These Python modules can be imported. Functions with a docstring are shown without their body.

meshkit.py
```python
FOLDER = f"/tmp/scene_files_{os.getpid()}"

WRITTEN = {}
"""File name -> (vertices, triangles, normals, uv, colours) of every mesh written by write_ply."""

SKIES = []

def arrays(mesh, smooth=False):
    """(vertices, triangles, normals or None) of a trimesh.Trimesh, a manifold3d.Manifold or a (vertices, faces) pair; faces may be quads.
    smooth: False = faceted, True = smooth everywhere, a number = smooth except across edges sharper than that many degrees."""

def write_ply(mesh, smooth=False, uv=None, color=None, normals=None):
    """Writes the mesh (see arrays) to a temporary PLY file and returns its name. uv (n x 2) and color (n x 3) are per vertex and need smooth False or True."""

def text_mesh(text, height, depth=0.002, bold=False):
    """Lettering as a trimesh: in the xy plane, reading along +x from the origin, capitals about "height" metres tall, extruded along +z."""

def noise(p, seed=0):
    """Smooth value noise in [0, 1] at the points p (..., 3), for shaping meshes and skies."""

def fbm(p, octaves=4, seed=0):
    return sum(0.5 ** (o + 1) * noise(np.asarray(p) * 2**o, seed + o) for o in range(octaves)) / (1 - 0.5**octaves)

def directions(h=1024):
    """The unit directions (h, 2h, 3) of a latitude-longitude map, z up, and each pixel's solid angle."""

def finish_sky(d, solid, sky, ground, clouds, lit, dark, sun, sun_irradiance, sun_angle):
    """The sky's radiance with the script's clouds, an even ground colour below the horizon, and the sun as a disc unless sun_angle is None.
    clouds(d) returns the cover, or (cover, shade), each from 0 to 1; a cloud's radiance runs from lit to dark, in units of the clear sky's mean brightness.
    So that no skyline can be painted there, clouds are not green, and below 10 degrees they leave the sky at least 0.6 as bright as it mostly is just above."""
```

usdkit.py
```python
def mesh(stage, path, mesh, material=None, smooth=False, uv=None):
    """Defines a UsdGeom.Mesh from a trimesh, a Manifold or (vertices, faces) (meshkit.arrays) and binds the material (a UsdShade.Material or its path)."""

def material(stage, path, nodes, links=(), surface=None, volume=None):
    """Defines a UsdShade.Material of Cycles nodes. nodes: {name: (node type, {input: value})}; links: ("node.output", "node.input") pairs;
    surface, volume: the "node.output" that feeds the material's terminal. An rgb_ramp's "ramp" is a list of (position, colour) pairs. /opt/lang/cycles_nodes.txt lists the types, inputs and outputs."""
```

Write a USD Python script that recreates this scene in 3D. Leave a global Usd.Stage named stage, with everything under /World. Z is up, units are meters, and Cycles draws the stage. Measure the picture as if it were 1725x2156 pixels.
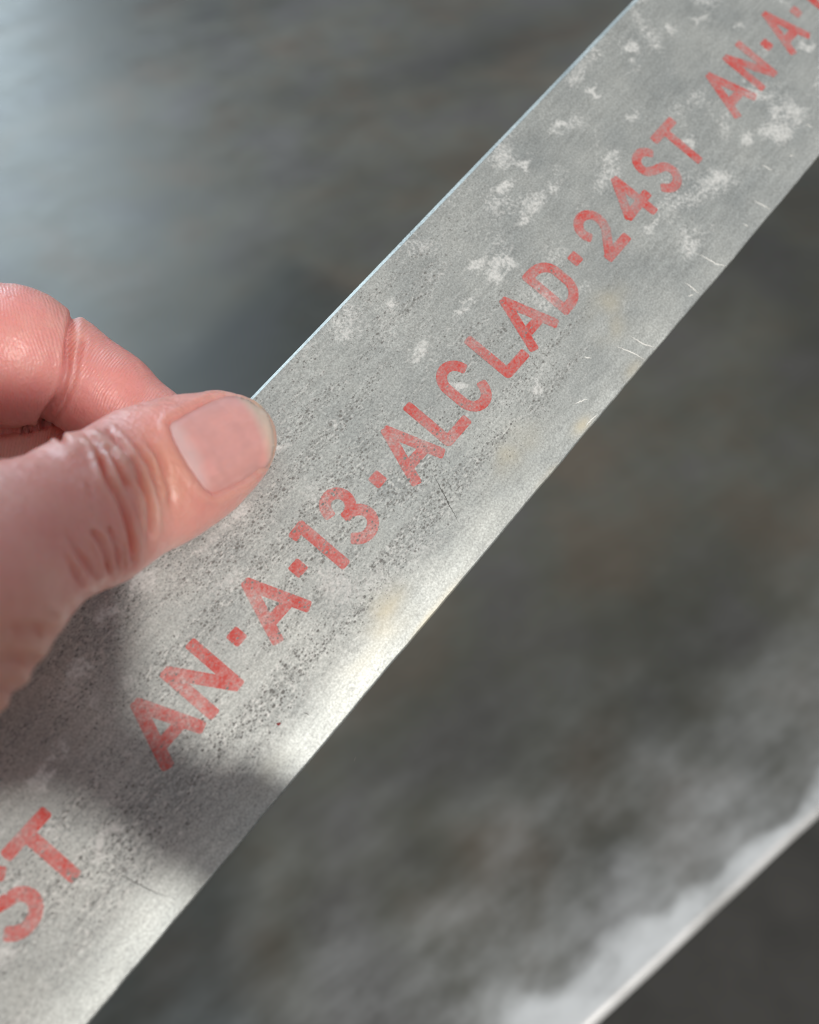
import math, numpy as np, trimesh, usdkit
from scipy.ndimage import gaussian_filter
from shapely.geometry import LineString, Point, Polygon, box
from shapely.ops import unary_union
from shapely import affinity
from pxr import Usd, UsdGeom, UsdLux, UsdShade, Gf, Sdf, Vt

rng = np.random.default_rng(7)
stage = Usd.Stage.CreateInMemory()
UsdGeom.SetStageUpAxis(stage, UsdGeom.Tokens.z)
UsdGeom.SetStageMetersPerUnit(stage, 1.0)
UsdGeom.Xform.Define(stage, '/World')
MM = 0.001

# ------------------------------------------------------------------ camera
PITCH = math.radians(55)
TABLE_Z = 0.75
EYE = np.array([0.0, 0.0, TABLE_Z + 0.328])
RIGHT = np.array([1.0, 0, 0])
DOWN = np.array([0, -math.sin(PITCH), -math.cos(PITCH)])
FWD = np.array([0, math.cos(PITCH), -math.sin(PITCH)])
CAM = np.stack([RIGHT, DOWN, FWD], 1)                # columns: right, down, forward
FOCUS, FSTOP = 0.150, 2.1

cam = UsdGeom.Camera.Define(stage, '/World/camera')
M4 = np.eye(4)
M4[0, :3], M4[1, :3], M4[2, :3], M4[3, :3] = RIGHT, -DOWN, -FWD, EYE
cam.AddTransformOp().Set(Gf.Matrix4d(*M4.ravel().tolist()))
cam.CreateFocalLengthAttr(6.0)
cam.CreateHorizontalApertureAttr(6.0)
cam.CreateVerticalApertureAttr(7.5)
cam.CreateClippingRangeAttr(Gf.Vec2f(0.005, 100))
cam.CreateFStopAttr(FSTOP)
cam.CreateFocusDistanceAttr(FOCUS)
cam.CreateExposureAttr(0.0)

# ------------------------------------------------------------------ daylight
SUN_EL, SUN_AZ = math.radians(46), math.radians(138)     # azimuth from +y (away from the viewer) towards +x
SKY, SUN, SUN_ANGLE = 0.084, 0.60, 3.0
CLOUD = 5.0
sun_dir = np.array([math.cos(SUN_EL) * math.sin(SUN_AZ), math.cos(SUN_EL) * math.cos(SUN_AZ), math.sin(SUN_EL)])
sky_mat = usdkit.material(stage, '/World/Looks/sky_look', {
    's': ('sky_texture', {'sky_type': 'single_scattering', 'sun_disc': False, 'sun_elevation': SUN_EL, 'sun_rotation': math.atan2(sun_dir[0], sun_dir[1]), 'air_density': 1.0, 'aerosol_density': 2.0}),
    'tc': ('texture_coordinate', {}),
    'n': ('noise_texture', {'scale': 1.7, 'detail': 5.0, 'roughness': 0.55}),
    'c': ('map_range', {'from_min': 0.35, 'from_max': 0.62, 'to_min': 0.6, 'to_max': 1.0, 'clamp': True}),
    'xyz': ('separate_xyz', {}),
    'up': ('map_range', {'range_type': 'smoothstep', 'from_min': 0.12, 'from_max': 0.75, 'to_min': 0.0, 'to_max': 1.0, 'clamp': True}),
    'cu': ('math', {'math_type': 'multiply'}),
    'm': ('mix_color', {'b': (CLOUD, 0.965 * CLOUD, 0.90 * CLOUD), 'use_clamp': False}),
    'b': ('background_shader', {'strength': SKY})},
    [('tc.generated', 'n.vector'), ('n.fac', 'c.value'), ('tc.generated', 'xyz.vector'), ('xyz.z', 'up.value'), ('up.result', 'cu.value1'), ('c.result', 'cu.value2'), ('cu.value', 'm.fac'), ('s.color', 'm.a'), ('m.result', 'b.color')], surface='b.background')
dome = UsdLux.DomeLight.Define(stage, '/World/sky')
UsdShade.MaterialBindingAPI.Apply(dome.GetPrim()).Bind(sky_mat)
sun = UsdLux.DistantLight.Define(stage, '/World/sun')
sun.CreateIntensityAttr(SUN); sun.CreateAngleAttr(SUN_ANGLE); sun.CreateNormalizeAttr(True)
sun.CreateColorAttr(Gf.Vec3f(1.0, 0.96, 0.90))
zax = sun_dir; xax = np.cross([0, 0, 1.0], zax); xax /= np.linalg.norm(xax); yax = np.cross(zax, xax)
Ms = np.eye(4); Ms[0, :3], Ms[1, :3], Ms[2, :3] = xax, yax, zax
sun.AddTransformOp().Set(Gf.Matrix4d(*Ms.ravel().tolist()))

# the open doorway to the left of the bench: broad bluish daylight
DOOR_AT, DOOR_TO = np.array([-2.2, 2.6, 2.25]), np.array([-0.2, 0.5, TABLE_Z])
door = UsdLux.RectLight.Define(stage, '/World/doorway_light')
door.CreateWidthAttr(2.3); door.CreateHeightAttr(2.9); door.CreateIntensityAttr(6.3); door.CreateColorAttr(Gf.Vec3f(0.68, 0.85, 0.96))
zax = (DOOR_AT - DOOR_TO) / np.linalg.norm(DOOR_AT - DOOR_TO); xax = np.cross([0, 0, 1.0], zax); xax /= np.linalg.norm(xax); yax = np.cross(zax, xax)
Md = np.eye(4); Md[0, :3], Md[1, :3], Md[2, :3], Md[3, :3] = xax, yax, zax, DOOR_AT
door.AddTransformOp().Set(Gf.Matrix4d(*Md.ravel().tolist()))

# ------------------------------------------------------------------ helpers
def tag(p, label=None, cat=None, group=None, kind=None):
    for k, v in (('label', label), ('category', cat), ('group', group), ('kind', kind)):
        if v: p.SetCustomDataByKey(k, v)
    return p

used = {}
def path_for(name, parent='/World'):
    k = f'{parent}/{name}'
    n = used.get(k, 0); used[k] = n + 1
    return k if n == 0 else f'{k}_{n:03d}'

def obj(name, mesh, mat, parent='/World', smooth=30):
    return usdkit.mesh(stage, path_for(name, str(parent)), mesh, mat, smooth=smooth)

def primvar(m, name, arr):
    arr = np.asarray(arr, np.float32)
    if arr.ndim == 1:
        UsdGeom.PrimvarsAPI(m).CreatePrimvar(name, Sdf.ValueTypeNames.FloatArray, 'vertex').Set(Vt.FloatArray.FromNumpy(arr))
    else:
        UsdGeom.PrimvarsAPI(m).CreatePrimvar(name, Sdf.ValueTypeNames.Color3fArray, 'vertex').Set(Vt.Vec3fArray.FromNumpy(arr))

def smooth_noise(shape, sigma, seed):
    a = gaussian_filter(np.random.default_rng(seed).standard_normal(shape), sigma, mode='reflect')
    return a / a.std()

F = 1725.0
def ray(p):
    p = np.atleast_2d(np.asarray(p, float))
    return np.c_[(p - [862.5, 1078.0]) / F, np.ones(len(p))]
def to_world(c_mm):                                       # from millimetres about the eye to the world
    return EYE + (np.asarray(c_mm) * MM) @ CAM.T

# the strip's plane, found from its lettering: columns along, across, away
PL = np.array([[6.20546404e-01, 7.61313845e-01, -1.87945176e-01, -2.21651244e+01],
               [-7.19109004e-01, 6.48060036e-01, 2.50799581e-01, -3.01101530e+01],
               [3.12736951e-01, -2.04797096e-02, 9.49618966e-01, 1.49924280e+02]])
PU, PV, PN, PO = PL.T
def strip_uv(p):
    d = ray(p); t = (PN @ PO) / (d @ PN); X = d * t[:, None] - PO
    return np.c_[X @ PU, X @ PV]
def strip_cam(p):
    d = ray(p); t = (PN @ PO) / (d @ PN)
    return d * t[:, None]

# ------------------------------------------------------------------ materials
def simple(name, color, rough=0.5, metal=0.0, **kw):
    return usdkit.material(stage, f'/World/Looks/{name}', {'p': ('principled_bsdf', {'base_color': color, 'roughness': rough, 'metallic': metal, **kw})}, surface='p.BSDF')

floor_mat = usdkit.material(stage, '/World/Looks/floor_look', {
    'g': ('geometry', {}),
    'n': ('noise_texture', {'scale': 9.0, 'detail': 6.0, 'roughness': 0.6}),
    'r': ('rgb_ramp', {'ramp': [(0.3, (0.025, 0.024, 0.021)), (0.7, (0.05, 0.047, 0.042))]}),
    'p': ('principled_bsdf', {'roughness': 0.8})},
    [('g.position', 'n.vector'), ('n.fac', 'r.fac'), ('r.color', 'p.base_color')], surface='p.BSDF')

def on_table(p):
    d = ray(p) @ CAM.T
    t = (TABLE_Z - EYE[2]) / d[:, 2]
    return EYE + d * t[:, None]
e0, e1 = on_table([(1262, 2156), (1725, 1722)])
ex = (e1 - e0) / np.linalg.norm(e1 - e0)                   # along the edge
ey = np.cross([0, 0, 1.0], ex)                             # into the table
def table_material():
    n = {
        'tc': ('geometry', {}), 'ro': ('mapping', {'rotation': (0, 0, -math.atan2(ex[1], ex[0]))}), 'sc': ('mapping', {'scale': (0.7, 1, 1)}),
        'big': ('noise_texture', {'scale': 6.0, 'detail': 3.0, 'roughness': 0.5, 'distortion': 0.3}),
        'mid': ('noise_texture', {'scale': 38.0, 'detail': 5.0, 'roughness': 0.6}),
        'bigr': ('rgb_ramp', {'ramp': [(0.30, (0.044, 0.042, 0.035)), (0.5, (0.072, 0.068, 0.058)), (0.70, (0.108, 0.103, 0.092))]}),
        'midr': ('rgb_ramp', {'ramp': [(0.35, (0.90, 0.89, 0.88)), (0.7, (1.12, 1.12, 1.12))]}),
        'mul': ('mix_color', {'blend_type': 'multiply', 'fac': 1.0, 'use_clamp_result': False}),
        'w': ('attribute', {'attribute': 'wear_or_sheen'}),
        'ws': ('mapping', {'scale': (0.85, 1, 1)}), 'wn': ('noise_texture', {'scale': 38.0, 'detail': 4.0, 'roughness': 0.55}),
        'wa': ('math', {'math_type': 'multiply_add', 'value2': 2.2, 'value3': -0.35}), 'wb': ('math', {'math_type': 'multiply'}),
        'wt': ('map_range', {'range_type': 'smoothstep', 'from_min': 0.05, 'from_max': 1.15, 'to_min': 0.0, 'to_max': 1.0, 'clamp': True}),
        'wm': ('mix_color', {'blend_type': 'mix', 'b': (0.54, 0.54, 0.535)}),  # pale tone of bare metal, with the edge highlight painted in
        'rust_reflection': ('noise_texture', {'scale': 16.0, 'detail': 4.0}),
        'rr': ('rgb_ramp', {'ramp': [(0.36, (0.97, 0.97, 1.04)), (0.5, (0.98, 1.01, 0.96)), (0.66, (1.08, 0.96, 0.85))]}),  # warm rust tint; the green middle paints in reflected foliage
        'mul2': ('mix_color', {'blend_type': 'multiply', 'fac': 1.0, 'use_clamp_result': False}),
        'rough': ('map_range', {'from_min': 0.3, 'from_max': 0.7, 'to_min': 0.34, 'to_max': 0.46}),
        'p': ('principled_bsdf', {'metallic': 0.12, 'specular_ior_level': 0.45})}
    l = [('tc.position', 'ro.vector'), ('ro.vector', 'sc.vector'), ('sc.vector', 'big.vector'), ('sc.vector', 'mid.vector'), ('tc.position', 'rust_reflection.vector'), ('big.fac', 'bigr.fac'), ('mid.fac', 'midr.fac'),
         ('bigr.color', 'mul.a'), ('midr.color', 'mul.b'), ('rust_reflection.fac', 'rr.fac'), ('mul.result', 'mul2.a'), ('rr.color', 'mul2.b'),
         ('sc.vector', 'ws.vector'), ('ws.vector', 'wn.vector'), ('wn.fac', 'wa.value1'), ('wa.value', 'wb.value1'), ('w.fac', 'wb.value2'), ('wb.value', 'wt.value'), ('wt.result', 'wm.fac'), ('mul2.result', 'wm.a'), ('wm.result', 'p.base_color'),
         ('mid.fac', 'rough.value'), ('rough.result', 'p.roughness')]
    return usdkit.material(stage, '/World/Looks/steel_look', n, l, surface='p.BSDF')
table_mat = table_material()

def strip_nodes(paint):
    """Aged sheet metal: fine pits, rolling streaks, white bloom; PAINT adds worn red ink on top."""
    n = {
        'tc': ('texture_coordinate', {}),
        'st': ('mapping', {'scale': (0.16, 1.0, 1.0)}),
        'streak': ('noise_texture', {'scale': 900.0, 'detail': 4.0, 'roughness': 0.6}),
        'fine': ('noise_texture', {'scale': 2600.0, 'detail': 3.0, 'roughness': 0.65}),
        'cloud': ('noise_texture', {'scale': 70.0, 'detail': 4.0, 'roughness': 0.55}),
        'pm': ('mapping', {'scale': (0.72, 1.0, 1.0)}),
        'v1': ('voronoi_texture', {'scale': 1600.0, 'randomness': 1.0}),
        'v2': ('voronoi_texture', {'scale': 3000.0, 'randomness': 1.0}),
        'pit': ('attribute', {'attribute': 'pit'}),
        'bloom': ('attribute', {'attribute': 'bloom'}),
        'stain': ('attribute', {'attribute': 'stain'}),
        # pit radius per cell from the cell's random colour and the mask
        's1': ('separate_color', {}), 's2': ('separate_color', {}),
        'r1': ('math', {'math_type': 'multiply'}), 'r2': ('math', {'math_type': 'multiply'}),
        'r1b': ('math', {'math_type': 'multiply', 'value2': 0.36}), 'r2b': ('math', {'math_type': 'multiply', 'value2': 0.44}),
        'd1': ('math', {'math_type': 'subtract'}), 'd2': ('math', {'math_type': 'subtract'}),
        'p1': ('map_range', {'from_min': -0.06, 'from_max': 0.10, 'to_min': 0.0, 'to_max': 1.0, 'clamp': True}),
        'p2': ('map_range', {'from_min': -0.06, 'from_max': 0.12, 'to_min': 0.0, 'to_max': 0.8, 'clamp': True}),
        'pits0': ('math', {'math_type': 'maximum'}), 'pits': ('math', {'math_type': 'maximum'}),
        # merged, streaky corrosion between the round pits
        'gm': ('mapping', {'scale': (0.5, 1.0, 1.0)}),
        'gn': ('noise_texture', {'scale': 2100.0, 'detail': 4.0, 'roughness': 0.6}),
        'gl': ('mapping', {'scale': (0.09, 1.0, 1.0)}),
        'gln': ('noise_texture', {'scale': 420.0, 'detail': 3.0, 'roughness': 0.6}),
        'ga': ('math', {'math_type': 'multiply_add', 'value2': 0.55}),
        'gb': ('math', {'math_type': 'multiply_add', 'value2': 0.17}),
        'gt': ('map_range', {'from_min': 0.96, 'from_max': 1.22, 'to_min': 0.0, 'to_max': 0.50, 'clamp': True}),
        'wt_': ('map_range', {'from_min': 0.70, 'from_max': 0.86, 'to_min': 0.0, 'to_max': 0.42, 'clamp': True}),
        'gi': ('math', {'math_type': 'subtract', 'value1': 1.18}),
        'wsp': ('math', {'math_type': 'multiply'}), 'bt2': ('math', {'math_type': 'maximum'}),
        # bloom: noise threshold inside the mask
        'bn': ('noise_texture', {'scale': 1450.0, 'detail': 5.0, 'roughness': 0.62, 'distortion': 0.5}),
        'ba': ('math', {'math_type': 'add'}),
        'bt': ('map_range', {'from_min': 0.86, 'from_max': 1.16, 'to_min': 0.0, 'to_max': 0.70, 'clamp': True}),
        # colours
        'base': ('rgb_ramp', {'ramp': [(0.3, (0.34, 0.365, 0.368)), (0.7, (0.48, 0.50, 0.488))]}),
        'fr': ('rgb_ramp', {'ramp': [(0.3, (0.66, 0.66, 0.66)), (0.7, (1.28, 1.28, 1.26))]}),
        'sr': ('rgb_ramp', {'ramp': [(0.3, (0.86, 0.86, 0.86)), (0.7, (1.10, 1.10, 1.10))]}),
        'm1': ('mix_color', {'blend_type': 'multiply', 'fac': 1.0, 'use_clamp_result': False}),
        'm2': ('mix_color', {'blend_type': 'multiply', 'fac': 1.0, 'use_clamp_result': False}),
        'm3': ('mix_color', {'blend_type': 'mix', 'b': (0.17, 0.17, 0.16)}),
        'm4': ('mix_color', {'blend_type': 'mix', 'b': (0.74, 0.735, 0.71)}),
        'ms': ('mix_color', {'blend_type': 'mix', 'b': (0.56, 0.51, 0.38)}),
        'met0': ('math', {'math_type': 'maximum'}),
        'met': ('map_range', {'from_min': 0.0, 'from_max': 1.0, 'to_min': 0.55, 'to_max': 0.05, 'clamp': True}),
        'rough': ('map_range', {'from_min': 0.0, 'from_max': 1.0, 'to_min': 0.50, 'to_max': 0.80, 'clamp': True}),
        'h1': ('math', {'math_type': 'multiply', 'value2': -1.0}),
        'h2': ('math', {'math_type': 'multiply_add', 'value2': 0.25}),
        'h3': ('math', {'math_type': 'multiply_add', 'value2': 0.5}),
        'bump': ('bump', {'strength': 0.02, 'distance': 0.00008}),
        'p': ('principled_bsdf', {}),
    }
    l = [('tc.object', 'st.vector'), ('st.vector', 'streak.vector'), ('tc.object', 'fine.vector'), ('tc.object', 'cloud.vector'),
         ('tc.object', 'pm.vector'), ('pm.vector', 'v1.vector'), ('pm.vector', 'v2.vector'), ('tc.object', 'bn.vector'),
         ('v1.color', 's1.color'), ('v2.color', 's2.color'),
         ('s1.r', 'r1.value1'), ('pit.fac', 'r1.value2'), ('s2.r', 'r2.value1'), ('pit.fac', 'r2.value2'),
         ('r1.value', 'r1b.value1'), ('r2.value', 'r2b.value1'),
         ('r1b.value', 'd1.value1'), ('v1.distance', 'd1.value2'), ('r2b.value', 'd2.value1'), ('v2.distance', 'd2.value2'),
         ('d1.value', 'p1.value'), ('d2.value', 'p2.value'), ('p1.result', 'pits0.value1'), ('p2.result', 'pits0.value2'), ('pits0.value', 'pits.value1'), ('gt.result', 'pits.value2'),
         ('tc.object', 'gm.vector'), ('gm.vector', 'gn.vector'), ('tc.object', 'gl.vector'), ('gl.vector', 'gln.vector'),
         ('gln.fac', 'ga.value1'), ('gn.fac', 'ga.value3'), ('pit.fac', 'gb.value1'), ('ga.value', 'gb.value3'), ('gb.value', 'gt.value'),
         ('gn.fac', 'gi.value2'), ('gi.value', 'wt_.value'), ('wt_.result', 'wsp.value1'), ('pit.fac', 'wsp.value2'), ('bt.result', 'bt2.value1'), ('wsp.value', 'bt2.value2'),
         ('bn.fac', 'ba.value1'), ('bloom.fac', 'ba.value2'), ('ba.value', 'bt.value'),
         ('cloud.fac', 'base.fac'), ('fine.fac', 'fr.fac'), ('streak.fac', 'sr.fac'),
         ('base.color', 'm1.a'), ('fr.color', 'm1.b'), ('m1.result', 'm2.a'), ('sr.color', 'm2.b'),
         ('stain.fac', 'ms.fac'), ('m2.result', 'ms.a'),
         ('pits.value', 'm3.fac'), ('ms.result', 'm3.a'), ('bt2.value', 'm4.fac'), ('m3.result', 'm4.a'),
         ('bt.result', 'met0.value1'), ('pits.value', 'met0.value2'), ('met0.value', 'met.value'), ('met0.value', 'rough.value'),
         ('pits.value', 'h1.value1'), ('fine.fac', 'h2.value1'), ('h1.value', 'h2.value3'), ('bt.result', 'h3.value1'), ('h2.value', 'h3.value3'),
         ('h3.value', 'bump.height'), ('bump.normal', 'p.normal')]
    if not paint:
        l += [('m4.result', 'p.base_color'), ('met.result', 'p.metallic'), ('rough.result', 'p.roughness')]
    else:
        n.update({
            'wn': ('noise_texture', {'scale': 130.0, 'detail': 6.0, 'roughness': 0.7}),
            'wf': ('noise_texture', {'scale': 1700.0, 'detail': 3.0, 'roughness': 0.6}),
            'wadd': ('math', {'math_type': 'multiply_add', 'value2': 0.6}),
            'wear_or_sheen': ('map_range', {'from_min': 0.64, 'from_max': 1.0, 'to_min': 0.02, 'to_max': 0.78, 'clamp': True}),
            'wb': ('math', {'math_type': 'multiply', 'value2': 0.45}),
            'wp': ('math', {'math_type': 'multiply', 'value2': 1.0, 'use_clamp': True}),
            'w1': ('math', {'math_type': 'maximum'}), 'w2': ('math', {'math_type': 'maximum'}),
            'red': ('rgb_ramp', {'ramp': [(0.3, (0.50, 0.040, 0.030)), (0.7, (0.64, 0.085, 0.066))]}),
            'pm5': ('mix_color', {'blend_type': 'mix'}),
            'pmet': ('math', {'math_type': 'multiply'}), 'prough': ('map_range', {'from_min': 0.0, 'from_max': 1.0, 'to_min': 0.42, 'to_max': 0.5}),
        })
        l += [('tc.object', 'wn.vector'), ('tc.object', 'wf.vector'), ('wf.fac', 'wadd.value1'), ('wn.fac', 'wadd.value3'), ('wadd.value', 'wear_or_sheen.value'),
              ('bt.result', 'wb.value1'), ('pits.value', 'wp.value1'), ('wear_or_sheen.result', 'w1.value1'), ('wb.value', 'w1.value2'), ('w1.value', 'w2.value1'), ('wp.value', 'w2.value2'),
              ('wn.fac', 'red.fac'), ('w2.value', 'pm5.fac'), ('red.color', 'pm5.a'), ('m4.result', 'pm5.b'), ('pm5.result', 'p.base_color'),
              ('w2.value', 'pmet.value1'), ('met.result', 'pmet.value2'), ('pmet.value', 'p.metallic'), ('w2.value', 'prough.value'), ('prough.result', 'p.roughness')]
    return n, l
n, l = strip_nodes(False); strip_mat = usdkit.material(stage, '/World/Looks/aluminium_look', n, l, surface='p.BSDF')
n, l = strip_nodes(True); ink_mat = usdkit.material(stage, '/World/Looks/red_ink_look', n, l, surface='p.BSDF')

# ------------------------------------------------------------------ floor and steel table
floor = obj('floor', (np.array([[-6, -6, 0], [6, -6, 0], [6, 6, 0], [-6, 6, 0]], float), np.array([[0, 1, 2, 3]])), floor_mat, smooth=False)
tag(floor.GetPrim(), kind='structure')

def build_table():
    L0, L1, D, T, R = -0.9, 1.15, 1.25, 0.030, 0.004
    tb = UsdGeom.Xform.Define(stage, '/World/steel_table')
    tag(tb.GetPrim(), 'mottled dark grey steel table with a worn edge painted with a bright sheen, below the strip', 'table')
    org = e0.copy()
    # profile across the table: rounded front edge, then the top
    prof = [(0.0, -T)]
    for a in np.linspace(0, math.pi / 2, 9):
        prof.append((R - R * math.cos(a), -R + R * math.sin(a)))
    prof = np.array(prof)
    ys = np.r_[prof[:, 0], np.linspace(0.005, 0.09, 70), np.linspace(0.1, D, 60)]
    zs = np.r_[prof[:, 1], np.zeros(130)]
    xs = np.r_[np.linspace(L0, -0.12, 50), np.linspace(-0.117, 0.30, 180), np.linspace(0.31, L1, 50)]
    X, Y = np.meshgrid(xs, ys, indexing='ij'); Z = np.broadcast_to(zs, X.shape).copy()
    # dents and waves in the thin top
    Z += np.where(Y > 0.02, 0.0004 * np.sin(X * 9 + 3 * np.sin(Y * 7)) * np.clip((Y - 0.02) / 0.1, 0, 1), 0)
    # the edge is slightly dinged
    edge_n = np.interp(xs, np.linspace(L0, L1, 400), smooth_noise((400,), 2.0, 3))[:, None]
    Y2 = Y - 0.00008 * edge_n * (Y < 0.006)
    P = org + X[..., None] * ex + Y2[..., None] * ey + Z[..., None] * np.array([0, 0, 1.0])
    nx, ny = X.shape
    idx = np.arange(nx * ny).reshape(nx, ny)
    q = np.stack([idx[:-1, :-1], idx[1:, :-1], idx[1:, 1:], idx[:-1, 1:]], -1).reshape(-1, 4)
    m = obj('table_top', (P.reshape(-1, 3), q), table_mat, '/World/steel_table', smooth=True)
    # bare wear plus the lip's highlight painted along the edge, of uneven width
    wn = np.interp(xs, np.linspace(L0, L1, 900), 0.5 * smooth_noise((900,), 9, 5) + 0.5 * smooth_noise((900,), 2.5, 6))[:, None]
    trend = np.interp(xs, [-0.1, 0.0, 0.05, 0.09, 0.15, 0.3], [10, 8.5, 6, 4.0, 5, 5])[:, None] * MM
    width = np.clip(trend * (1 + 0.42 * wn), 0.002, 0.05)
    # bare metal and painted highlight: full along the very edge, then in drifts further in
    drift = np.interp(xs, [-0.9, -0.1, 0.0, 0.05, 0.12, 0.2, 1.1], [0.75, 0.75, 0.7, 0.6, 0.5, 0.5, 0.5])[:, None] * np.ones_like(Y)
    wear_or_sheen = 0.95 * np.clip(1.6 - 0.8 * Y / width, 0, 1) + drift * np.exp(-np.clip(Y, 0, None) / 0.085)
    primvar(m, 'wear_or_sheen', np.clip(wear_or_sheen, 0, 1.15).ravel())
    for lx in (L0 + 0.08, L1 - 0.08):
        for ly in (0.08, D - 0.08):
            b = trimesh.creation.box((0.05, 0.05, TABLE_Z - T + 0.004))
            b.apply_transform(np.array([[ex[0], ey[0], 0, 0], [ex[1], ey[1], 0, 0], [0, 0, 1, 0], [0, 0, 0, 1.0]]))
            c = org + lx * ex + ly * ey; b.apply_translation([c[0], c[1], (TABLE_Z - T) / 2])
            obj('leg', b, table_mat, '/World/steel_table', smooth=False)
build_table()

# ------------------------------------------------------------------ aluminium strip
SX = UsdGeom.Xform.Define(stage, '/World/aluminium_strip')
R3 = np.stack([CAM @ PU, CAM @ -PV, CAM @ -PN])             # local x along, y up across, z towards the viewer
Mx = np.eye(4); Mx[:3, :3] = R3; Mx[3, :3] = to_world(PO)
SX.AddTransformOp().Set(Gf.Matrix4d(*Mx.ravel().tolist()))
tag(SX.GetPrim(), 'pitted grey aluminium strip with red stencilled lettering, held between thumb and finger', 'metal strip')
STRIP = '/World/aluminium_strip'

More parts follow.
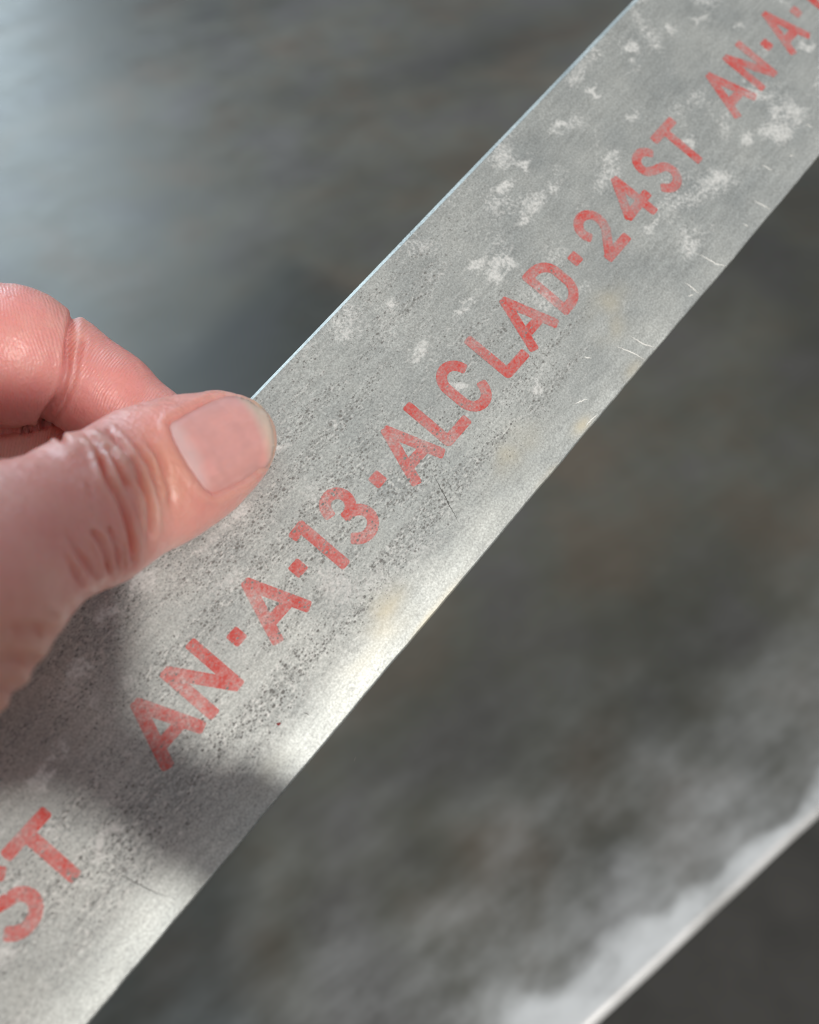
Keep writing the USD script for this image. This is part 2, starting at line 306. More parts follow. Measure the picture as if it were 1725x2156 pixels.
U0, U1 = -140.0, 175.0
def v_up(u): return 1.4 + (u + 10) * (-3.0 / 130)
def v_lo(u): return 49.6 + (u + 99.5) * (4.6 / 218.7)
gu = np.linspace(U0, U1, 700)
WAVE = smooth_noise((64, 16), 2.2, 11)
def sheet_z(u, v):
    from scipy.ndimage import map_coordinates
    a = (np.asarray(u) - U0) / (U1 - U0) * 63; b = np.clip((np.asarray(v) + 5) / 62 * 15, 0, 15)
    return 0.10 * map_coordinates(WAVE, [a, b], order=3, mode='nearest')
def build_strip():
    RB, AB, TH = 40.0, math.radians(11), 1.5                 # bend radius, bend angle, thickness
    # profile as (kind, parameter): rim fillet, flat, bend, flange
    nflat, nb = 120, 22
    CV = np.interp(gu, [-70, 0, 120, 175], [0.5, 0.62, 1.15, 1.25]) * (1 + 0.015 * smooth_noise((len(gu),), 3, 81) + 0.06 * smooth_noise((len(gu),), 25, 82)); CZ = CV * 1.22
    cols_v, cols_z, cols_w = [], [], []
    P = np.zeros((len(gu), 0, 3))
    vu, vl = v_up(gu), v_lo(gu)
    vl = vl + 0.025 * smooth_noise((len(gu),), 2.0, 77) + 0.04 * smooth_noise((len(gu),), 12, 78)
    vb = vl - RB * math.sin(AB)                                     # where the bend starts
    V, Z, FL = [], [], []
    V.append(vu + 0.02); Z.append(np.full_like(gu, -TH)); FL.append(0)
    for t in (0.0, 0.06, 0.5, 0.94):
        V.append(vu + CV * t); Z.append(-CZ * (1 - t)); FL.append(0)
    for t in np.r_[0, 0.004, np.linspace(0.008, 1, nflat)]:
        V.append((vu + CV) * (1 - t) + vb * t); Z.append(0 * gu); FL.append(1)
    for a in np.linspace(0, AB, nb)[1:]:
        V.append(vb + RB * math.sin(a)); Z.append(-RB + RB * math.cos(a) + 0 * gu); FL.append(1)
    ve, ze = V[-1], Z[-1]
    V.append(ve - 0.3); Z.append(ze - 0.6); FL.append(1)
    # back side
    V.append(V[-1] - TH * math.sin(AB)); Z.append(Z[-1] - TH * math.cos(AB)); FL.append(1)
    for a in np.linspace(AB, 0, 8):
        V.append(vb + (RB - TH) * math.sin(a)); Z.append(-RB + (RB - TH) * math.cos(a) + 0 * gu); FL.append(1)
    V.append(V[0]); Z.append(Z[0]); FL.append(0)
    V = np.stack(V, 1); Z = np.stack(Z, 1)
    Zs = Z + sheet_z(np.repeat(gu[:, None], V.shape[1], 1), V)
    # dings along the lower bend
    P = np.stack([np.repeat(gu[:, None], V.shape[1], 1), -V, Zs], -1) * MM
    nx, ny = V.shape
    idx = np.arange(nx * ny).reshape(nx, ny)
    q = np.stack([idx[:-1, :-1], idx[:-1, 1:], idx[1:, 1:], idx[1:, :-1]], -1).reshape(-1, 4)
    m = obj('sheet', (P.reshape(-1, 3), q), strip_mat, STRIP, smooth=True)
    for k, a in masks(np.repeat(gu[:, None], ny, 1), V).items():
        primvar(m, k, a.ravel())
    return m

BLOOM = [(300, 1225, 3.5, 1.6, .8), (430, 1165, 4.0, 1.4, .7), (500, 1085, 4.0, 1.4, .7), (600, 930, 3.5, 1.4, .65), (180, 1400, 3.2, 2.0, .8), (90, 1640, 3.0, 1.6, .8), (160, 1880, 3.0, 1.6, .7), (20, 1880, 2.5, 1.6, .7), (700, 900, 4, 1.4, .6), (980, 640, 4, 1.5, .7), (1000, 560, 3, 1.5, .7), (1290, 330, 3, 1.6, .7), (1550, 60, 3, 1.6, .7), (1330, 110, 2.6, 2.0, .9), (1250, 190, 3.0, 1.8, .85), (1180, 265, 3.4, 1.6, .8), (1330, 240, 2.2, 1.6, .8), (1480, 45, 3.2, 2.2, .8), (1640, 235, 3.0, 2.0, .8),
         (1575, 290, 2.6, 1.8, .65), (1100, 350, 3.4, 1.6, .7), (1055, 400, 3.0, 1.7, .75), (1060, 560, 3.8, 2.1, .95), (920, 570, 2.6, 1.3, .7), (818, 645, 2.2, 1.4, .85),
         (1020, 480, 2.2, 1.2, .45), (880, 740, 3.2, 1.8, .6), (905, 770, 2.4, 1.4, .5), (965, 810, 1.6, 1.6, .9), (1105, 470, 2.6, 2.0, .7), (1455, 300, 2.4, 1.8, .8), (1165, 395, 1.8, 1.5, .7),
         (1370, 480, 3.2, 1.6, .6), (1230, 600, 2.6, 1.4, .5), (1700, 95, 2.6, 2.0, .8), (1130, 815, 1.8, 1.6, .75), (1410, 60, 2.6, 1.8, .7), (1300, 640, 3.0, 2.0, .5), (1380, 100, 2.4, 1.5, .6),
         (220, 1290, 2.6, 2.2, .8), (245, 1330, 1.8, 2.2, .6), (120, 1590, 2.8, 1.6, .75), (225, 1770, 2.8, 1.4, .95), (205, 1480, 1.6, 1.8, .65), (270, 1440, 1.4, 1.6, .6), (15, 2000, 2.2, 2.0, .7),
         (1500, 480, 1.8, 1.4, .5), (1660, 40, 2.4, 1.6, .7), (760, 760, 2.0, 1.5, .3), (340, 1650, 1.8, 1.0, .5), (1250, 100, 2, 1, .4), (60, 1700, 2.2, 1.4, .5), (130, 1450, 2.0, 1.4, .45)]
def masks(U, V):
    nx, ny = U.shape
    def field(sig, seed):                                    # smooth noise over the strip, stretched along it
        g = smooth_noise((int((U1 - U0) * 2), 130), sig, seed)
        from scipy.ndimage import map_coordinates
        return map_coordinates(g, [(U - U0) * 2, np.clip((V + 5) * 2, 0, 129)], order=1, mode='nearest')
    vn = (V - v_up(U)) / (v_lo(U) - v_up(U))
    # pitting: heavy left of the middle, fading to the far end and on the smooth edges
    base = np.interp(U, [-140, -100, -75, -50, -10, 25, 50, 75, 175], [0.6, 0.75, 0.85, 0.95, 1.05, 0.95, 0.6, 0.25, 0.12])
    lower = np.clip((0.90 - vn) / 0.12, 0, 1)
    pit = base * (0.15 + 0.85 * lower) * (1 + 0.22 * field((12, 3), 21) + 0.16 * field((5, 2), 22) + 0.34 * field((24, 0.8), 23))
    pit *= np.interp(vn, [0, 0.1, 0.5, 0.85, 1], [0.75, 0.85, 1.0, 1.0, 0.2])
    bloom = np.zeros_like(U)
    for x, y, su, sv, a in BLOOM:
        (u, v), = strip_uv((x, y))
        bloom = np.maximum(bloom, 1.0 * a * np.exp(-(((U - u) / su) ** 2 + ((V - v) / sv) ** 2) * 0.45))
    bloom = np.maximum(bloom, 0)
    lace = 1.0 - 1.1 * np.abs(field((1.6, 1.3), 51)) + 0.35 * field((3.0, 2.2), 52)
    bloom = bloom * np.clip(0.72 + 0.42 * lace, 0, 1.25)
    far = np.interp(U, [-140, 30, 70, 175], [0.10, 0.08, 0.28, 0.34])
    bloom = np.maximum(bloom * 0.84, np.clip(0.31 + 0.14 * field((5, 4), 31) + 0.05 * lace, 0, 1) * (far + 0.6))
    bloom = np.minimum(bloom, 0.58)
    bloom = bloom * np.clip((0.93 - vn) / 0.08, 0.15, 1)
    stain = np.zeros_like(U)
    for x, y, su, sv, a in [(1075, 950, 6, 3, .35), (815, 1290, 5, 3, .40), (1230, 890, 2.5, 1.2, .5), (920, 1290, 6, 1.0, .55), (1290, 690, 4, 2.5, .3), (760, 1400, 5, 2, .2), (1280, 640, 5, 3, .3), (560, 1640, 4, 2, .15), (1160, 1000, 3, 1.0, .5), (1340, 770, 3, 1.2, .35)]:
        (u, v), = strip_uv((x, y))
        stain = np.maximum(stain, a * np.exp(-(((U - u) / su) ** 2 + ((V - v) / sv) ** 2)))
    stain = stain * np.clip(0.8 + 0.5 * field((3, 3), 41), 0, 1.5) + 0.05
    return {'pit': np.clip(pit, 0, 1.3), 'bloom': np.clip(bloom, 0, 1), 'stain': np.clip(stain, 0, 0.8)}
build_strip()

# ------------------------------------------------------------------ red stencilled lettering
T_, B_, HW = 23.9, 33.5, 1.06                                # centre lines of the strokes, half a stroke
RC = 0.45                                                    # rounding of the stroke ends
def stroke(pts, ext=None, hw=HW):
    ls = LineString(pts)
    return ls.buffer(hw - RC, cap_style='square' if False else 'flat', join_style='round')
def pen(*lines, hw=HW):
    s = []
    for p in lines:
        p = [np.array(q, float) for q in p]
        a = p[0] - p[1]; p[0] = p[0] + a / np.linalg.norm(a) * 0.45
        b = p[-1] - p[-2]; p[-1] = p[-1] + b / np.linalg.norm(b) * 0.45
        s.append(LineString(p).buffer(hw - RC, cap_style='flat', join_style='round'))
    return unary_union(s).buffer(RC, quad_segs=6)
def arc(cx, cy, rx, ry, a0, a1, n=22):
    t = np.radians(np.linspace(a0, a1, n))
    return [(cx + rx * math.cos(x), cy + ry * math.sin(x)) for x in t]       # angles clockwise on the page (v points down)
def g_A(u): return unary_union([pen([(u - 0.1, T_), (u - 3.75, B_)], [(u + 0.1, T_), (u + 3.55, B_)]), pen([(u - 2.4, 30.9), (u + 2.3, 30.9)], hw=1.05)])
def g_N(u): return unary_union([pen([(u, T_), (u, B_)]), pen([(u + 5.9, T_), (u + 5.9, B_)]), pen([(u + 0.35, T_ + 0.2), (u + 5.5, B_ - 0.2)])])
def g_dot(u, r=1.25): return box(u - r, 28.3 - r * 1.05, u + r, 28.3 + r * 1.05).buffer(-0.35).buffer(0.35, quad_segs=5)
def g_1(u): return unary_union([pen([(u, T_), (u, B_)]), pen([(u, T_), (u - 1.75, T_ + 0.15)], hw=0.95)])
def g_3(u):
    top = arc(u, 26.15, 2.25, 2.3, -172, 70); bot = arc(u - 0.1, 31.05, 2.75, 2.5, -70, 148)
    return unary_union([pen(top), pen(bot), pen([(u - 0.2, 28.5), (u + 0.7, 28.55)], hw=1.0)])
def g_L(u): return pen([(u, T_), (u, B_ - 0.25), (u + 5.2, B_ - 0.25)])
def g_C(u): return pen(arc(u, 26.8, 2.75, 2.9, -15, -180) + arc(u, 30.5, 2.75, 3.0, 180, 15))
def g_D(u): return pen([(u, T_), (u, B_)], [(u, T_)] + arc(u + 1.6, 27.3, 3.9, 3.4, -85, -5) + arc(u + 1.6, 30.0, 3.9, 3.5, 5, 85) + [(u, B_)])
def g_2(u): return pen(arc(u, 26.2, 2.75, 2.55, -205, 0, 20) + [(u + 2.7, 27.3), (u + 2.1, 28.8), (u - 2.6, B_ - 0.45)], [(u - 2.8, B_ - 0.3), (u + 3.3, B_ - 0.35)])
def g_4(u): return unary_union([pen([(u + 4.7, T_), (u + 4.9, B_)]), pen([(u + 4.5, T_ + 0.1), (u - 0.3, 30.6)]), pen([(u - 0.2, 30.7), (u + 6.9, 30.4)], hw=1.05)])
def g_S(u): return pen(arc(u, 26.1, 2.55, 2.45, -25, -215, 18) + [(u - 0.6, 28.3), (u + 0.9, 28.85)] + arc(u, 31.1, 2.8, 2.55, -50, 150, 20))
def g_T(u): return pen([(u - 3.3, T_ + 0.15), (u + 3.3, T_ + 0.15)], [(u, T_), (u, B_)])
text = [(g_T, -86.6), (g_S, -95.1), (g_A, -62.9), (g_N, -56.5), (g_dot, -45.0), (g_A, -37.3), (g_dot, -29.7), (g_1, -23.9), (g_3, -16.7), (g_dot, -8.2), (g_A, 0.0), (g_L, 6.4), (g_C, 17.1),
        (g_L, 25.2), (g_A, 36.9), (g_D, 44.5), (g_dot, 55.3), (g_2, 63.9), (g_4, 72.4), (g_S, 86.4), (g_T, 96.1), (g_A, 116.8), (g_N, 124.2), (g_dot, 135.7), (g_A, 143.1), (g_dot, 150.4), (g_1, 157.1)]
def letter_mesh(poly):
    poly = poly.simplify(0.02)
    if poly.geom_type != 'Polygon': poly = max(poly.geoms, key=lambda g: g.area)
    m = trimesh.creation.extrude_polygon(poly, 0.03)
    v, f = trimesh.remesh.subdivide_to_size(m.vertices, m.faces, 1.6, max_iter=12)
    v = v.copy()
    v[:, 2] += 0.01 + sheet_z(v[:, 0], v[:, 1])
    vv = v[:, 1].copy()
    out = np.c_[v[:, 0], -vv, v[:, 2]] * MM
    return trimesh.Trimesh(out, f[:, ::-1], process=False), v[:, 0], vv
for k, (g, u) in enumerate(text):
    dv = 0.0 + (0.35 if u < -70 else 0.0)
    grow = 1.0 + (u - 0) * 0.00032
    poly = affinity.scale(g(u), 1.0, grow, origin=(u, 28.3))
    if dv: poly = affinity.translate(poly, 0, dv)
    # hand-inked outline: a little uneven
    ex_ = poly.segmentize(0.3).exterior
    tm, uu, vv = letter_mesh(poly)
    m = obj('dot' if g is g_dot else 'letter', tm, ink_mat, STRIP, smooth=False)
    for nme, a in masks(uu[:, None], vv[:, None]).items():
        primvar(m, nme, a.ravel())

# ------------------------------------------------------------------ hand
NUP = -PN                                                    # out of the strip, towards the viewer
def at_h(p, h):                                              # point over the strip at height h (mm), seen at p
    d = ray(p)[0]; t = (PN @ PO - h) / (d @ PN)
    return d * t
def at_z(p, z): return ray(p)[0] * z
def rad(px, c): return px * c[2] / F
class Bone:
    def __init__(s, a, b, ra, rb, flat=1.0, nd=NUP):
        s.a, s.b, s.ra, s.rb, s.flat, s.nd = np.array(a), np.array(b), ra, rb, flat, np.array(nd) / np.linalg.norm(nd)
    def d(s, P):
        ab = s.b - s.a; L2 = ab @ ab
        q = P - s.a
        t = np.clip(q @ ab / L2, 0, 1)
        r = q - t[..., None] * ab
        if s.flat != 1.0:
            nn = s.nd
            k = r @ nn
            r = r + (1 / s.flat - 1) * k[..., None] * nn
            return (np.linalg.norm(r, axis=-1) - (s.ra + (s.rb - s.ra) * t)) * (0.5 + 0.5 * s.flat)
        return np.linalg.norm(r, axis=-1) - (s.ra + (s.rb - s.ra) * t)
def chain(pts, flats=None, nd=NUP):
    out = []
    for i in range(len(pts) - 1):
        (a, ra), (b, rb) = pts[i], pts[i + 1]
        out.append(Bone(a, b, ra, rb, flats[i] if flats else 1.0, nd))
    return out
def ph(x, y, h, r): c = at_h((x, y), h); return c, rad(r, c)
def pz(x, y, z, r): c = at_z((x, y), z); return c, rad(r, c)
T = [ph(478, 926, 5.8, 104), ph(402, 965, 7.4, 132), ph(318, 1004, 10.0, 147), ph(182, 1080, 15.5, 156), ph(45, 1140, 22, 160), ph(-105, 1268, 30, 176)]
thumb = chain(T, [0.74, 0.74, 0.80, 0.88, 0.95])
T5 = T[-1]
IX = [pz(-250, 760, 139, 165), pz(-120, 740, 143, 150), pz(30, 752, 145, 150)]
index_a = chain(IX)
ID = [pz(128, 772, 148, 112), pz(225, 838, 149.5, 101), pz(310, 905, 150.5, 92), pz(415, 1000, 151.5, 80)]
index_b = chain(ID)
MD = [pz(-330, 900, 138, 150), pz(-80, 975, 150, 118), pz(70, 955, 156, 95), pz(200, 1050, 161, 70)]
middle = chain(MD)
PAL = pz(-420, 1130, 112, 350); WR = (np.array([-72., 36, 82]), 24.5)
palm = [Bone(T5[0], PAL[0], T5[1], PAL[1]), Bone(IX[0][0], PAL[0], IX[0][1], PAL[1] * .9), Bone(MD[0][0], PAL[0], MD[0][1], PAL[1] * .9),
        Bone(PAL[0], WR[0], PAL[1] * 0.95, WR[1]), Bone(T5[0], WR[0], T5[1] * 0.9, WR[1] * 0.5), Bone(WR[0], np.array([-66., 46, 50]), WR[1], 27.0), Bone(np.array([-66., 46, 50]), np.array([-62., 72, 5]), 27.0, 29.0), Bone(np.array([-62., 72, 5]), np.array([-55., 120, -60]), 29.0, 33.0)]
ring = chain([pz(-420, 1000, 136, 140), pz(-260, 1120, 150, 110), pz(-120, 1110, 157, 90), pz(-20, 1170, 162, 75)])
little = chain([pz(-520, 1120, 136, 130), pz(-400, 1230, 150, 100), pz(-300, 1230, 157, 80), pz(-200, 1290, 161, 65)])
palm += [Bone(ring[0].a, PAL[0], ring[0].ra, PAL[1] * .9), Bone(little[0].a, PAL[0], little[0].ra, PAL[1] * .85)]

def smin(a, b, k):
    h = np.clip(0.5 + 0.5 * (b - a) / k, 0, 1)
    return b * (1 - h) + a * h - k * h * (1 - h)
def group(bones, P, k):
    d = bones[0].d(P)
    for b in bones[1:]: d = smin(d, b.d(P), k)
    return d
def sdf(P):
    th = group(thumb, P, 3.0)
    ia, ib = group(index_a, P, 3.0), group(index_b, P, 2.0)
    ix = smin(ia, ib, 1.0)
    md = group(middle, P, 3.0)
    rl = np.minimum(group(ring, P, 3.0), group(little, P, 3.0))
    pl = group(palm, P, 8.0)
    fingers = smin(smin(ix, md, 0.5), rl, 0.5)
    d = smin(fingers, pl, 4.0)
    return smin(d, smin(th, pl, 6.0), 0.5)

def surface_nets(fn, lo, hi, h):
    n = np.ceil((hi - lo) / h).astype(int) + 1
    ax = [lo[i] + h * np.arange(n[i]) for i in range(3)]
    V = np.empty(n, np.float32)
    for i in range(n[0]):
        Y, Z = np.meshgrid(ax[1], ax[2], indexing='ij')
        V[i] = fn(np.stack([np.full_like(Y, ax[0][i]), Y, Z], -1))
    S = V < 0
    c = np.zeros(tuple(n - 1), np.int8)
    for o in np.ndindex(2, 2, 2):
        c += S[o[0]:n[0] - 1 + o[0], o[1]:n[1] - 1 + o[1], o[2]:n[2] - 1 + o[2]]
    act = (c > 0) & (c < 8)
    idx = np.full(c.shape, -1); cells = np.argwhere(act); idx[act] = np.arange(len(cells))
    verts = lo + (cells + 0.5) * h
    faces = []
    for a in range(3):
        b, e = (a + 1) % 3, (a + 2) % 3
        s0 = [slice(1, n[i] - 1) for i in range(3)]; s1 = list(s0)
        s0[a] = slice(0, n[a] - 1); s1[a] = slice(1, n[a])
        A, B = S[tuple(s0)], S[tuple(s1)]
        for flip, where in ((False, A & ~B), (True, ~A & B)):
            p = np.argwhere(where)
            off = np.array([1, 1, 1]); off[a] = 0
            p = p + off
            def at(db, de):
                q = p.copy(); q[:, b] += db; q[:, e] += de
                return idx[q[:, 0], q[:, 1], q[:, 2]]
            quad = np.stack([at(-1, -1), at(0, -1), at(0, 0), at(-1, 0)], 1)
            faces.append(quad[:, ::-1] if flip else quad)
    f = np.vstack(faces)
    f = np.vstack([f[:, [0, 1, 2]], f[:, [0, 2, 3]]])
    return verts, f
def grad(P, e=0.05):
    g = np.stack([sdf(P + e * np.eye(3)[i]) - sdf(P - e * np.eye(3)[i]) for i in range(3)], -1)
    return g / np.maximum(np.linalg.norm(g, axis=-1, keepdims=True), 1e-9)
def project(P, it=3):
    for _ in range(it):
        P = P - (sdf(P))[:, None] * grad(P) * 0.9
    return P
def to_px(P): return np.c_[862.5 + F * P[:, 0] / P[:, 2], 1078 + F * P[:, 1] / P[:, 2]]

NAIL = np.array([(352, 893), (358, 882), (372, 874), (400, 858), (440, 838), (474, 824), (500, 824), (523, 832), (544, 848), (560, 874), (570, 904), (573, 935), (568, 964), (557, 985), (541, 1002),
                 (520, 1018), (490, 1031), (462, 1043), (447, 1044), (432, 1034), (415, 1012), (395, 983), (375, 950), (360, 920)], float)
NAILP = Polygon(NAIL).buffer(6).buffer(-6)
CREASES = [                                                   # (points seen in the picture, depth mm, half width mm)
    ([(186, 925), (206, 945), (216, 975), (228, 1014), (253, 1052), (268, 1093), (279, 1134), (281, 1174), (276, 1196)], 0.85, 0.55),
    ([(172, 913), (205, 930), (233, 953), (256, 1000), (276, 1038)], 0.6, 0.55),
    ([(228, 906), (255, 935), (288, 975), (305, 1023), (317, 1070), (321, 1110), (317, 1140), (315, 1165)], 0.9, 0.55),
    ([(285, 1000), (305, 1040)], 0.3, 0.5),
    ([(275, 928), (297, 950), (320, 985), (335, 1025), (337, 1058)], 0.55, 0.6),
    ([(305, 920), (330, 950), (345, 985), (358, 1030), (364, 1075)], 0.35, 0.7),
    ([(190, 1110), (214, 1140), (224, 1169), (232, 1215)], 0.45, 0.5),
    ([(228, 1105), (243, 1140), (250, 1170), (249, 1205)], 0.40, 0.45),
    ([(262, 1140), (263, 1205)], 0.3, 0.4),
    ([(140, 1120), (160, 1150), (182, 1185), (200, 1222)], 0.30, 0.5),
    ([(125, 1160), (150, 1195), (172, 1240)], 0.35, 0.5),
    ([(95, 1185), (125, 1225), (145, 1262)], 0.32, 0.6),
    ([(60, 1250), (90, 1280), (118, 1296)], 0.28, 0.8),
    ([(20, 1330), (60, 1335), (92, 1330)], 0.25, 1.1),
    ([(-20, 1392), (15, 1400), (52, 1385)], 0.3, 1.2),
    ([(-20, 1450), (10, 1455), (35, 1445)], 0.22, 1.1),
    ([(118, 905), (128, 925), (150, 938)], 0.5, 0.6),
    ([(180, 1015), (190, 1030), (197, 1050)], 0.18, 0.4),
    # the forefinger's joint
    ([(158, 655), (151, 690), (147, 730), (141, 780), (128, 830), (104, 868), (88, 895)], 1.5, 0.7),
    ([(176, 715), (164, 760), (152, 815), (132, 858), (108, 890)], 0.55, 0.55),
    ([(0, 912), (40, 908), (80, 900)], 0.6, 0.6)]
BUMPS = [((150, 940), 30, 0.55), ((200, 925), 22, 0.45), ((245, 1000), 40, 0.35), ((300, 1060), 26, 0.35), ((270, 960), 22, 0.3), ((110, 1300), 28, 0.8), ((150, 1262), 20, 0.5), ((70, 1365), 26, 0.8), ((40, 1425), 28, 0.7), ((185, 1232), 18, 0.4), ((10, 1480), 26, 0.6),
         ((340, 1010), 34, -0.25), ((215, 1215), 16, 0.3)]
def build_hand():
    from scipy.spatial import cKDTree
    lo, hi = np.array([-132., -48, -64]), np.array([-14., 154, 178])
    v, f = surface_nets(sdf, lo, hi, 1.5)
    m = trimesh.Trimesh(v, f, process=True)
    m.fix_normals()
    v, f = np.array(m.vertices), np.array(m.faces)
    v = project(v)
    for rnd, pad in ((0, 90), (1, 45), (2, 25)):
        px = to_px(v)
        infr = (px[:, 0] > -pad) & (px[:, 0] < 640) & (px[:, 1] > 540) & (px[:, 1] < 1560) & (v[:, 2] > 60) & (v[:, 2] < 165)
        n = np.cross(v[f[:, 1]] - v[f[:, 0]], v[f[:, 2]] - v[f[:, 0]])
        c = v[f].mean(1)
        fl = infr[f].all(1) & (np.einsum('ij,ij->i', n, c) < np.where(rnd < 2, 0.25, 0.15) * np.linalg.norm(n, axis=1) * np.linalg.norm(c, axis=1))
        v, f = trimesh.remesh.subdivide(v, f, face_index=np.nonzero(fl)[0]) if False else sub_conform(v, f, fl)
        px = to_px(v)
        v = project(v, 2)
    nrm = grad(v)
    base = v.copy()
    px = to_px(v)
    facing = np.einsum('ij,ij->i', nrm, v) / np.linalg.norm(v, axis=1) < 0.35
    dth, dix = group(thumb, v, 3.0), smin(group(index_a, v, 3.0), group(index_b, v, 2.0), 1.0)
    on_thumb = dth < 0.8
    disp = np.zeros(len(v)); crease = np.zeros(len(v))
    scale = v[:, 2] / F                                       # mm per picture unit
    for k, (pts, dep, hw) in enumerate(CREASES):
        if k < 18: dep, hw = dep * 1.4, hw * 0.8
        ls = LineString(pts)
        sm = np.array([ls.interpolate(t, True).coords[0] for t in np.linspace(0, 1, 160)])
        g = gaussian_filter(sm, (5, 0), mode='nearest'); sm = g
        tree = cKDTree(sm)
        d, i = tree.query(px, distance_upper_bound=80)
        ok = np.isfinite(d) & facing & ((on_thumb | (px[:, 1] > 1290)) if k < 18 else ~on_thumb)
        t = np.where(ok, i, 0) / 159
        fade = np.clip(np.minimum(t, 1 - t) / 0.15, 0.15, 1) if k not in (18, 19, 20) else 1.0
        x = np.where(ok, d, 1e3) * scale
        wob = 0.85 + 0.3 * np.sin(t * 9 + k)
        disp += dep * fade * wob * (-1.0 * np.exp(-(x / hw) ** 2) + (0.30 if k < 18 else 0.1) * np.exp(-((x - 2.2 * hw) / (1.0 * hw)) ** 2))
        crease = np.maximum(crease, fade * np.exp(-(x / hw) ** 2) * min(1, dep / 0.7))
    for (bx, by), r, h in BUMPS:
        d = np.hypot(px[:, 0] - bx, px[:, 1] - by)
        disp += np.where(facing & (on_thumb | (px[:, 1] > 1230)), h * np.exp(-(d / r) ** 2), 0)
    fb = meshkit_fbm(base / 7.0, 3, 5) - 0.5
    fb2 = meshkit_fbm(base / 1.6, 3, 9) - 0.5
    rough_low = np.clip((px[:, 1] - 1150) / 150, 0.25, 1)
    disp += 0.7 * fb * rough_low + 0.16 * fb2
    # fine crossing skin lines, densest over the knuckle
    ax_t = T[0][0] - T[3][0]; ax_t = ax_t / np.linalg.norm(ax_t); sd_t = np.cross(ax_t, NUP); sd_t /= np.linalg.norm(sd_t)
    la, lb, lc = base @ ax_t, base @ sd_t, base @ NUP
    l1 = 1 - 2 * np.abs(meshkit_fbm(np.c_[la / 1.1, lb / 4.5, lc / 4.5], 2, 41) - 0.5) * 2
    l2 = 1 - 2 * np.abs(meshkit_fbm(np.c_[(la * 0.6 + lb * 0.8) / 1.0, (lb * 0.6 - la * 0.8) / 4.0, lc / 4.0], 2, 42) - 0.5) * 2
    kn = np.exp(-((px[:, 0] - 235) / 95) ** 2 - ((px[:, 1] - 1040) / 150) ** 2)
    skin_line = on_thumb * (0.35 + 0.65 * kn) * np.clip((430 - px[:, 0]) / 80, 0.25, 1)
    disp -= skin_line * (0.10 * np.clip(l1, 0, 1) ** 3 + 0.07 * np.clip(l2, 0, 1) ** 3)
    # nail bed and the folds around it
    inside = np.zeros(len(v)); near = np.full(len(v), 99.0)
    cand = np.nonzero(facing & on_thumb & (px[:, 0] > 310) & (px[:, 0] < 640) & (px[:, 1] > 770) & (px[:, 1] < 1100))[0]
    import shapely
    pts = shapely.points(px[cand])
    sd = np.where(shapely.contains(NAILP, pts), -1, 1) * shapely.distance(NAILP.exterior, pts)
    near[cand] = sd * scale[cand]
    distal = np.clip((px[:, 0] - 500) / 50, 0, 1) * np.clip((1000 - px[:, 1]) / 40, 0, 1)
    fold = np.exp(-((near - 0.75) / 0.7) ** 2) * 0.26 * (1 - distal)
    acr = ((px - np.array([385, 965])) @ np.array([0.446, 0.895]) / 100.0)
    bed = (-0.42 - 0.3 * np.clip(acr ** 2, 0, 1.2)) * np.clip((0.05 - near) / 0.7, 0, 1) * np.clip(1 - 0.4 * distal, 0, 1)
    disp = np.where(near < 0.1, 0.12 * fb2, disp) + fold + bed
    v = v + nrm * disp[:, None]
    # ridges of the fingertip skin run across the forefinger
    axis_b = ID[2][0] - ID[0][0]; axis_b = axis_b / np.linalg.norm(axis_b)
    axis_a = IX[2][0] - IX[0][0]; axis_a = axis_a / np.linalg.norm(axis_a)
    db, da = group(index_b, base, 2.0), group(index_a, base, 3.0)
    wob = 0.9 * (meshkit_fbm(base / 5.0, 2, 3) - 0.5)
    dA = (base - IX[2][0]); radA = dA - (dA @ axis_a)[:, None] * axis_a
    coord = np.where(db < da, (base - ID[0][0]) @ axis_b - 0.035 * (px[:, 1] - px[:, 0] * 0.75 - 640) * 0.30, (dA @ axis_a) + 0.018 * np.abs(px[:, 1] - 760) ) + 1.6 * wob
    ridge_amt = np.where((np.minimum(da, db) < 0.6) & ~on_thumb, np.where(db < da, 0.9, 0.5), 0)
    ridge_amt = ridge_amt * np.clip(0.15 + 2.2 * (meshkit_fbm(base / 5.5, 3, 29) - 0.32), 0, 1)
    md = group(middle, base, 3.0)
    ridge_amt = np.where(md < 0.6, 0.4, ridge_amt)
    # colour: rosier tip and creases, yellower base
    tipness = np.exp(-(np.hypot(px[:, 0] - 430, px[:, 1] - 960) / 150) ** 2) * on_thumb
    orange = np.exp(-(((px[:, 0] - 350) / 55) ** 2 + ((px[:, 1] - 1000) / 80) ** 2)) * on_thumb
    pink = np.where(np.minimum(da, db) < 0.8, 0.75, 0.0) * ~on_thumb
    mott = meshkit_fbm(base / 9.0, 3, 17) - 0.5
    mott2 = meshkit_fbm(base / 2.5, 3, 18) - 0.5
    dorsal = np.array([0.74, 0.355, 0.31]); rosy = np.array([0.66, 0.255, 0.215]); org = np.array([0.66, 0.31, 0.20]); palmar = np.array([0.70, 0.285, 0.27])
    col = np.repeat(dorsal[None], len(v), 0)
    def mixc(c, t, w): w = np.clip(w, 0, 1)[:, None]; return c * (1 - w) + t * w
    col = mixc(col, rosy, 0.75 * tipness); col = mixc(col, org, 0.6 * orange); col = mixc(col, palmar, pink)
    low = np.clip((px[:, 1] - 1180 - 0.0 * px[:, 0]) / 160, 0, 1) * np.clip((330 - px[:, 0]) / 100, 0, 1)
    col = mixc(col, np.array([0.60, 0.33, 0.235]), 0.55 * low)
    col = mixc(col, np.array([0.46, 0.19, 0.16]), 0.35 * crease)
    col = mixc(col, np.array([0.66, 0.23, 0.20]), np.clip(1.5 * mott + 0.4 * mott2, 0, 0.6))
